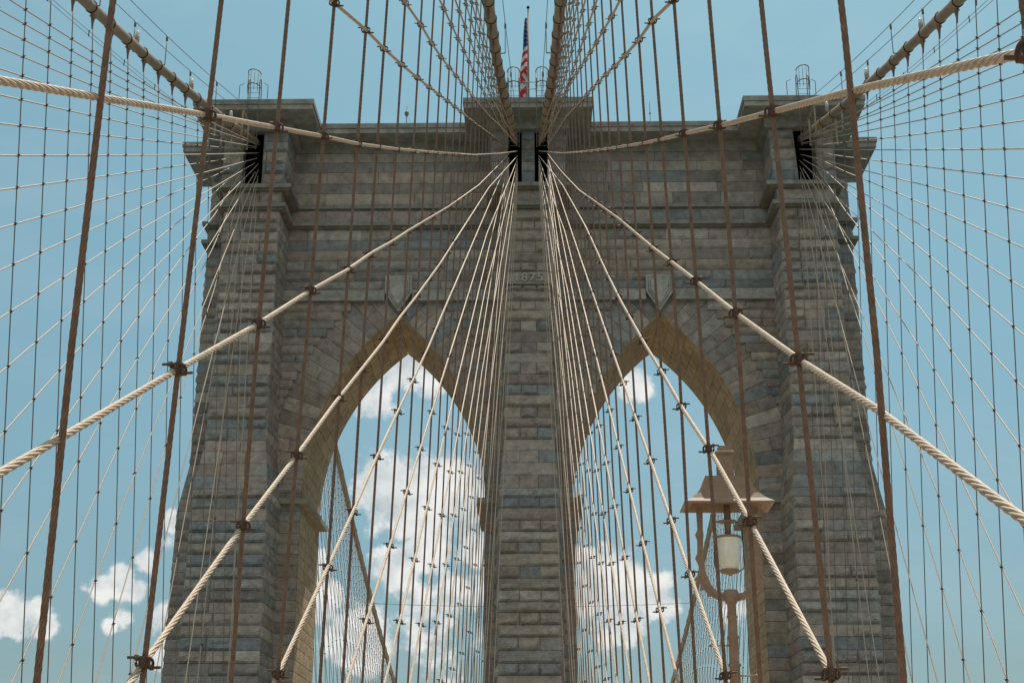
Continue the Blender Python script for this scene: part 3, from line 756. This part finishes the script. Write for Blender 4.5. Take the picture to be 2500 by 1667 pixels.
for pl, d0, k0, k1, nm in sides:
    lr = 'left' if pl.s < 0 else 'right'
    zf = (lambda y, pl=pl: zcab(y)+pl.dz*max(0, min(1, (74-y)/20)))
    xf = None
    if nm == 'inner': xf = (lambda y, pl=pl: pl.s*(pl.s*pl.x(y, zcab(y))+(.80-(2.2211-.0296*38))*max(0, (y-55)/20)))
    ds = {'inner left': 'overhead tan main cable left of the flag, climbing to the centre of the tower', 'inner right': 'overhead tan main cable right of the flag, climbing to the centre of the tower',
          'outer left': 'tan main cable climbing from the upper left corner to the left tower shaft', 'outer right': 'tan main cable climbing from the upper right corner to the right tower shaft'}[nm+' '+lr]
    maincable(pl, zf, ysf, ds, [d0+2.286*k for k in range(-5, 40) if d0+2.286*k < 72.5], xf)
# the landward side seen through the arches
PF_L = Plane(-1, 13.6, .05, 5); PF_R = Plane(1, 13.6, .05, 5)
ysb = np.arange(86, 230, 1.5)
for pl in (PF_L, PF_R):
    lr = 'left' if pl.s < 0 else 'right'
    xf = (lambda y, pl=pl: pl.s*(16.0-.012*(y-88)))
    maincable(pl, zfar, ysb, f'far tan main cable falling away behind the {lr} arch', [89+2.286*k for k in range(60)], xf)
    i = 0
    for k in range(3, 56):
        y = 89+2.286*k; top = zfar(y)-.25; xt = xf(y); xb = pl.s*13.2
        P = np.array([(xb, y, -5), (xt, y, top)])
        if y > 210: break
        ac = Acc(); tube(ac, P, .021, 5)
        # the clamps on these are one or two pixels: knots on the rope itself
        for j in range(-12, 20):
            ya = 160-1.2-4.55*j
            if y >= ya-1: continue
            z = -3.5+(37.3+3.5)*(ya-y)/(ya-87)
            if z < top-.5:
                t = (z+5)/(top+5); x = xb+(xt-xb)*t; tube(ac, [(x-.07, y, z), (x, y, z), (x+.07, y, z)], [.015, .06, .015], 5)
        def vis(p):
            x, yy, d = topx(p); return 700 < x < 1190 or 1403 < x < 1860
        if not any(vis(P[0]*(1-t)+P[1]*t) and seen(P[0]*(1-t)+P[1]*t, 0) for t in np.linspace(0, 1, 30)): continue
        o = ac.obj('suspender_rope', MSUSO, None, True)
        tag(o, f'far thin vertical rope through the {lr} arch, {ordn(i)} beyond the tower', 'suspender cable', f'far hanger ropes behind the {lr} arch'); i += 1
    i = 0
    for j in range(-12, 20):
        ya = 160-1.2-4.55*j
        if ya < 96: continue
        P = []
        for y in np.linspace(87, ya, 12):
            z = -3.5+(37.3+3.5)*(ya-y)/(ya-87); t = (z+5)/(zfar(y)+5) if y < 200 else .3; P.append((pl.s*13.2+(xf(y)-pl.s*13.2)*min(1, t), y, z))
        ac = Acc(); tube(ac, P, .02, 5)
        if not any(topx(p)[1] < 1667+20 for p in P): continue
        o = ac.obj('stay_cable', MSTAY, None, True)
        tag(o, f'far thin diagonal stay through the {lr} arch, {ordn(i)} from the far end', 'stay cable', f'far stays behind the {lr} arch'); i += 1
# wire strung between the far cables
ac = Acc(); z = zfar(137)-.2; tube(ac, [(-15.4+30.8*t, 137, z-.35*4*t*(1-t)+.1) for t in np.linspace(0, 1, 20)], .028, 5)
tag(ac.obj('cross_wire', MWIRE, None, True), 'thin horizontal wire strung between the far cables, low behind both arches', 'wire')

# hand lines above the cables, lights, power lines
def handline(pl, xfn, off, ys, lab, grp, dz=0):
    root = empty('hand_line', (xfn(ys[0])+pl.s*off, ys[0], zcab(ys[0]))); tag(root, lab, 'hand line', grp)
    b = Vector(root.location); ac = Acc(); P = [(xfn(y)+pl.s*off, y, zcab(y)+pl.dz+1.45) for y in np.arange(ys[0], 73.6, 1.)]
    tube(ac, np.array(P)-np.array(b), .016, 6); ac.obj('wire', MWIRE, root, True)
    for y in ys:
        p = Vector((xfn(y)+pl.s*off, y, zcab(y)+pl.dz)); ac = Acc()
        q = p-b; tube(ac, [(q.x, q.y, q.z), (q.x, q.y, q.z+1.40)], .02, 6)
        tube(ac, [(q.x, q.y, q.z+1.2), (q.x, q.y, q.z+1.5)], .05, 6); ac.box(q.x-pl.s*off if pl.s*off > 0 else q.x, q.x if pl.s*off > 0 else q.x-pl.s*off, q.y-.02, q.y+.02, q.z-.02, q.z+.02)
        ac.obj('post', MWIRE, root, True)
for pl, d0, k0, k1, nm in sides:
    lr = 'left' if pl.s < 0 else 'right'
    xfn = (lambda y, pl=pl: pl.x(y, zcab(y)))
    ph = 55.1 if nm == 'outer' else 53.5
    ys = [ph-9.15*2, ph-9.15, ph, ph+9.2]
    if nm == 'outer':
        handline(pl, xfn, -.36, ys, f'thin hand line and posts above the outer {lr} cable, on its tower-centre side', 'hand lines over the main cables')
        handline(pl, xfn, .36, [y-2.4 for y in ys], f'thin hand line and posts above the outer {lr} cable, on its outward side', 'hand lines over the main cables')
    else: handline(pl, xfn, -.40, ys, f'thin hand line and posts beside the overhead {lr} cable next to the flag', 'hand lines over the main cables')
    if nm == 'outer':
        for n_, y in enumerate((52.0-9, 52.0, 61.0, 69.0)):
            p = (xfn(y)-pl.s*0, y, zcab(y)+pl.dz+.22)
            if not seen(p, 30): continue
            root = empty('cable_light', p); root.scale = (.75, .75, .8); ac = Acc(); lathe(ac, [(0, 0), (.13, 0), (.14, .08), (.10, .16), (.14, .2), (.14, .26), (0, .27)], 10); ac.obj('bracket', MBAND, root, True)
            ac = Acc(); lathe(ac, [(.13, .27), (.14, .33), (.13, .42), (.1, .44)], 12); ac.obj('collar', MBULBB, root, True)
            ac = Acc(); lathe(ac, [(.09, .44), (.11, .52), (.105, .64), (.06, .70), (0, .71)], 12); ac.obj('bulb', MBULB, root, True)
            tag(root, f'small glass lamp bulb on the outer {lr} cable, ' + ('beyond the frame edge' if n_ == 0 else ['', 'farthest from the tower', 'middle of the three', 'nearest the tower'][n_]), 'cable light', 'lamp bulbs on the outer cables')
        root = empty('power_line', (xfn(30), 30, zcab(30))); b = np.array(root.location)
        for dzz, nn in ((-.72, 'wire'), (-.9, 'wire')):
            ac = Acc(); tube(ac, np.array([(xfn(y)+pl.s*.35, y, zcab(y)+pl.dz+dzz) for y in np.arange(30, 74, 2.)])-b, .011, 5); ac.obj(nn, MWIRE, root, True)
        for y in np.arange(38, 72, 4.57): 
            ac = Acc(); q = np.array((xfn(y)+pl.s*.35, y, zcab(y)+pl.dz))-b; tube(ac, [q+np.array((0, 0, -.95)), q+np.array((0, 0, -.67))], .02, 5); ac.obj('spacer', MDK, root)
        tag(root, f'pair of very thin power lines hung just below the outer {lr} cable', 'power line', 'power lines under the outer cables')

# ---------------------------------------------------------------- things on the tower
def pipe(ac, pts, r=.03, n=6): tube(ac, resample(pts, .25) if False else np.array(pts, float), r, n)
def cage(x, y, z, lab, grp, legs=True):
    root = empty('ladder_cage', (x, y, z)); tag(root, lab, 'ladder', grp)
    ac = Acc()
    for sx in (-.32, .32): pipe(ac, [(sx, -.05, -3.4), (sx, -.05, 1.0), (sx, .1, 1.25), (sx, .35, 1.2), (sx, .5, 0)], .028)
    for h in np.arange(-3.3, 1.0, .32): pipe(ac, [(-.32, -.05, h), (.32, -.05, h)], .014)
    ac.obj('ladder', MGAL, root, True)
    ac = Acc()
    for h in (.55, 1.45):
        th = np.linspace(-.2, math.pi+.2, 14); pipe(ac, [(.36*math.cos(t), -.1-.55*math.sin(t), h) for t in th], .03)
    for t in np.linspace(0.1, math.pi-.1, 6): pipe(ac, [(.36*math.cos(t), -.1-.55*math.sin(t), .1), (.36*math.cos(t), -.1-.55*math.sin(t), 1.45)], .014)
    ac.obj('safety_hoops', MGAL, root, True)
    ac = Acc()
    for sx in (-.9, .75):
        pipe(ac, [(sx, .2, -.02), (sx, .2, .85), (sx*.7, .2, 1.0)], .022)
    ac.obj('stanchion', MGAL, root, True)
    return root
cage(-15.85, 72.75, 40.42, 'caged ladder top standing over the left tower block', 'caged ladders on the tower top')
cage(15.85, 72.75, 40.42, 'caged ladder top standing over the right tower block', 'caged ladders on the tower top')
cage(-.82, 72.75, 40.42, 'caged ladder top just left of the flagpole', 'caged ladders on the tower top')
cage(.82, 72.75, 40.42, 'caged ladder top just right of the flagpole', 'caged ladders on the tower top')
root = empty('guard_rail', (0, 72.9, 40.42)); tag(root, 'low two-bar guard rail between the ladder cages below the flag', 'railing')
ac = Acc()
for h in (.45, .9): pipe(ac, [(-.48, 0, h), (.48, 0, h)], .022)
ac.obj('rail', MGAL, root, True)
for sx in (-.48, .48): ac = Acc(); pipe(ac, [(sx, 0, 0), (sx, 0, .95)], .025); ac.obj('post', MGAL, root, True)
# stirrup frames around the outer cables where they enter the tower
for s in (-1, 1):
    root = empty('service_platform', (s*16.6, 71.5, 36.5)); tag(root, f'small iron access frame over the outer {"left" if s < 0 else "right"} cable by the shaft', 'platform', 'access frames by the shafts')
    ac = Acc()
    for a, b in ((-.75, -1.2), (.75, -1.2), (-.75, .4), (.75, .4)): ac = Acc(); ac.box(a-.045, a+.045, b-.03, b+.03, .1, 1.75); ac.obj('post', MCAB, root)
    ac = Acc()
    for a in (-.75, .75): ac.box(a-.03, a+.03, -1.3, 3.0, 1.75, 1.82)
    ac.box(-.8, .8, -1.25, -1.17, 1.75, 1.82); ac.box(-.8, .8, .38, .44, 1.0, 1.06); ac.obj('top_frame', MCAB, root)
# flag
root = empty('flagpole', (0, YM, 40.3)); tag(root, 'tall flagpole on the tower roof between the two overhead cables', 'flagpole')
ac = Acc(); tube(ac, [(0, 0, 0), (0, 0, 5), (0, 0, 11.0)], [.10, .075, .045], 10); ac.obj('pole', MGAL, root, True)
ac = Acc(); lathe(ac, [(0, 10.98), (.09, 11.03), (.1, 11.1), (.07, 11.17), (0, 11.2)], 10); ac.obj('finial', MDK, root, True)
def flagmat():
    m = bpy.data.materials.new('flag_cloth'); m.use_nodes = True; t = m.node_tree; b = t.nodes['Principled BSDF']; b.inputs['Roughness'].default_value = .8
    a = t.nodes.new('ShaderNodeAttribute'); a.attribute_name = 'col'; t.links.new(a.outputs['Color'], b.inputs['Base Color'])
    tr = t.nodes.new('ShaderNodeBsdfTranslucent'); t.links.new(a.outputs['Color'], tr.inputs[0]); mx = t.nodes.new('ShaderNodeMixShader'); mx.inputs[0].default_value = .35
    t.links.new(b.outputs[0], mx.inputs[1]); t.links.new(tr.outputs[0], mx.inputs[2]); t.links.new(mx.outputs[0], t.nodes['Material Output'].inputs[0]); return m
# the cloth hangs limp: its length droops down the pole in folds
H_, Wd = 3.4, 6.3; nu, nv = 60, 52; ac = Acc()
RED, WHT, BLU = (.55, .035, .03), (.75, .75, .74), (.02, .07, .22)
U = np.linspace(0, 1, nu+1); V_ = np.linspace(0, 1, nv+1)
PP = np.zeros((nu+1, nv+1, 3))
for i, u in enumerate(U):
    for j, v in enumerate(V_):
        # hoist along the pole; the fly is gathered in folds and its lower part droops
        s_ = u*Wd; top = 10.35-3.9*v
        fold = abs(((s_/1.15+.25*v) % 2)-1)
        dx = (.13+.36*v+.08*u)*(1-fold if s_ > .05 else 0)+.03*math.sin(s_*6+v*9)
        zz = top-s_*(.02+.62*v**1.6)
        dy = .10*s_+.12*math.sin(s_*2.7+v*3)
        PP[i, j] = (-.05-dx, dy*min(1, s_/.5), max(zz, .1))
idx = np.arange((nu+1)*(nv+1)).reshape(nu+1, nv+1)
for i in range(nu):
    for j in range(nv):
        v = (j+.5)/nv; u = (i+.5)/nu; st = int(v*13)
        c = BLU if (u < .4 and v < 7/13) else (RED if st % 2 == 0 else WHT)
        if c is BLU and ((i//2) % 2 == 0 and (j//2) % 2 == (i//4) % 2 and i % 2 == 0 and j % 2 == 0): c = WHT
        ac.add([PP[i, j], PP[i+1, j], PP[i+1, j+1], PP[i, j+1]], [(0, 1, 2, 3)], c)
fl = link('flag', ac.mesh('flag', True, True), None, flagmat()); fl.location = (0, YM, 40.3)
tag(fl, 'limp stars and stripes flag hanging down its pole on the tower top', 'flag')
# beacon mast
root = empty('beacon_mast', (-7.39, 77.0, 40.42)); tag(root, 'slim beacon mast with pale globe on the left roof edge', 'beacon')
ac = Acc(); tube(ac, [(0, 0, 0), (0, 0, 1.0), (0, 0, 1.35), (0, 0, 1.85)], [.03, .03, .018, .006], 6); ac.obj('mast', MWIRE, root, True)
ac = Acc(); lathe(ac, [(0, .93), (.09, .97), (.10, 1.05), (.14, 1.08), (.13, 1.2), (.06, 1.3), (0, 1.32)], 10); ac.obj('globe', MGAL, root, True)
ac = Acc(); tube(ac, [(.03, 0, .95), (.16, 0, .8), (.25, 0, .45), (.22, 0, 0)], .008, 5); ac.obj('lead', MWIRE, root, True)
root = empty('lightning_rod', (7.38, 77.0, 40.42)); tag(root, 'thin lightning rod on the right roof edge', 'lightning rod')
ac = Acc(); tube(ac, [(0, 0, 0), (0, 0, 1.6), (0, 0, 1.9)], [.02, .018, .005], 6); ac.obj('rod', MWIRE, root, True)
ac = Acc(); lathe(ac, [(0, .95), (.05, .98), (.06, 1.05), (0, 1.12)], 8); ac.obj('knob', MWIRE, root, True)

# ---------------------------------------------------------------- street lamp
LX, LY = 2.99, 19.6
lamp = empty('street_lamp', (LX, LY, -1.65)); tag(lamp, 'tan cast iron street lamp with flared square roof and frosted globe', 'street lamp')
zb = 1.65
def lp(ac, name, m=MLAMP, smooth=False, parent=lamp): 
    ac.v = [v+np.array((0, 0, zb)) for v in ac.v]; return ac.obj(name, m, parent, smooth)
ac = Acc(); q2 = math.sqrt(2)
prof = [(.30, 4.78), (.33, 4.70), (.37, 4.60), (.43, 4.52), (.52, 4.44), (.62, 4.385)]
lathe(ac, [(0, 4.78)]+[(r*q2, z) for r, z in prof]+[(.62*q2, 4.365), (.575*q2, 4.36)]+[(r*q2*.97, z-.03) for r, z in prof[::-1][1:]]+[(0, 4.70)], 4, sq=True)
ac.v = [v*np.array((1, .56, 1)) for v in ac.v]; lp(ac, 'roof')
ac = Acc(); lathe(ac, [(.13*q2, 4.78), (.13*q2, 4.80), (.108*q2, 4.81), (.105*q2, 5.10), (.135*q2, 5.115), (.135*q2, 5.145), (.10*q2, 5.16), (.085*q2, 5.235), (0, 5.235)], 4, sq=True); lp(ac, 'chimney')
# under-roof plate and stem
ac = Acc(); lathe(ac, [(0, 4.40), (.045, 4.40), (.045, 3.93), (0, 3.93)], 12); lathe(ac, [(0, 4.175), (.12, 4.175), (.125, 4.16), (.12, 4.15), (0, 4.15)], 18); lp(ac, 'stem', smooth=True)
ac = Acc(); lathe(ac, [(.0, 3.945), (.165, 3.94), (.167, 3.90), (.156, 3.875), (.163, 3.80), (.162, 3.72), (.152, 3.63), (.135, 3.55), (.115, 3.49), (.0, 3.47)], 28); lp(ac, 'globe', MGLOBE, True)
ac = Acc(); lathe(ac, [(.0, 3.955), (.172, 3.955), (.176, 3.935), (.168, 3.92)], 28); lathe(ac, [(.118, 3.49), (.13, 3.475), (.125, 3.45), (.05, 3.43), (0, 3.40)], 20)
for sx, sy in ((1, .25), (-1, -.1)):
    tube(ac, [(sx*.12, sy*.12, 4.165), (sx*.19, sy*.2, 4.15), (sx*.2, sy*.2, 4.1), (sx*.21, sy*.2, 3.55), (sx*.19, sy*.2, 3.51), (sx*.12, sy*.12, 3.47)], .012, 6)
lp(ac, 'globe_cage', smooth=True)
# yoke arms: flat scrolled plates
def arm(sx):
    ctrl = [(.385, 4.37, .055), (.385, 4.05, .045), (.40, 3.98, .070), (.39, 3.90, .050), (.40, 3.72, .045), (.415, 3.66, .068), (.385, 3.55, .05), (.385, 3.44, .06), (.37, 3.36, .085), (.33, 3.27, .075), (.27, 3.19, .07), (.19, 3.135, .06), (.09, 3.11, .06)]
    P = np.array(ctrl); P[:, 2] *= .82; n = len(P); T = np.gradient(P[:, :2], axis=0); T /= np.linalg.norm(T, axis=1)[:, None]; Nn = np.stack([-T[:, 1], T[:, 0]], 1)
    V = np.zeros((n, 4, 3))
    for i in range(n):
        a = P[i, :2]+Nn[i]*P[i, 2]; b = P[i, :2]-Nn[i]*P[i, 2]
        V[i, 0] = (sx*a[0], -.02, a[1]); V[i, 1] = (sx*b[0], -.02, b[1]); V[i, 2] = (sx*b[0], .02, b[1]); V[i, 3] = (sx*a[0], .02, a[1])
    ac = Acc(); ac.grid(V, closed=True)
    # outer cusps of the scroll
    for (x, z, dx, dz) in ((.47, 3.36, .05, -.04), (.40, 3.23, .04, -.05), (.31, 3.14, .02, -.05)):
        tube(ac, [(sx*(x-.05), 0, z+.03), (sx*x, 0, z), (sx*(x+dx*.5), 0, z+dz*.5)], [.04, .028, .006], 6)
    lp(ac, 'yoke_arm')
arm(-1); arm(1)
ac = Acc(); lathe(ac, [(0, 3.215), (.095, 3.21), (.108, 3.18), (.10, 3.12), (.112, 3.08), (.08, 3.045), (.075, 3.03), (0, 3.02)], 20); lp(ac, 'hub', smooth=True)
ac = Acc(); lathe(ac, [(.07, 3.04), (.062, 3.0), (.062, 2.87), (.075, 2.855), (.075, 2.84), (.062, 2.825), (.068, 2.60), (.085, 2.585), (.085, 2.56), (.068, 2.545), (.072, 2.23), (.09, 2.215), (.09, 2.19), (.072, 2.175), (.078, 1.2), (.11, 1.15), (.11, .9), (.14, .85), (.15, .1), (.22, 0), (.22, -1.64)], 20); lp(ac, 'post', smooth=True)
for sx, zz, ln in ((-1, 2.46, .30), (1, 2.06, .27)):
    ac = Acc(); tube(ac, [(sx*.05, -.02, zz), (sx*ln, -.02, zz)], .011, 8); tube(ac, [(sx*(ln-.01), -.02, zz), (sx*(ln+.015), -.02, zz), (sx*(ln+.03), -.02, zz)], [.012, .025, .012], 8); lp(ac, 'ladder_bar', smooth=True)

# ---------------------------------------------------------------- what lies below the frame (bounces the daylight up)
def plane(name, x0, x1, y0, y1, z0, z1, m):
    ac = Acc(); ac.box(x0, x1, y0, y1, z0, z1); return tag(ac.obj(name, m), kind='structure')
plane('promenade', -1.95, 1.95, -60, 72.5, -1.85, -1.65, MDECK)
plane('promenade_side', 2.5, 3.5, -60, 72.5, -1.95, -1.66, MDECK)
plane('roadway', -13.2, -2.6, -120, 260, -7.2, -6.9, MROAD); plane('roadway', 2.6, 13.2, -120, 260, -7.3, -6.95, MROAD)
ac = Acc(); ac.add([(-3000, -3000, -46), (3000, -3000, -46), (3000, 3000, -46), (-3000, 3000, -46)], [(0, 1, 2, 3)]); tag(ac.obj('river', MWATER), kind='structure')
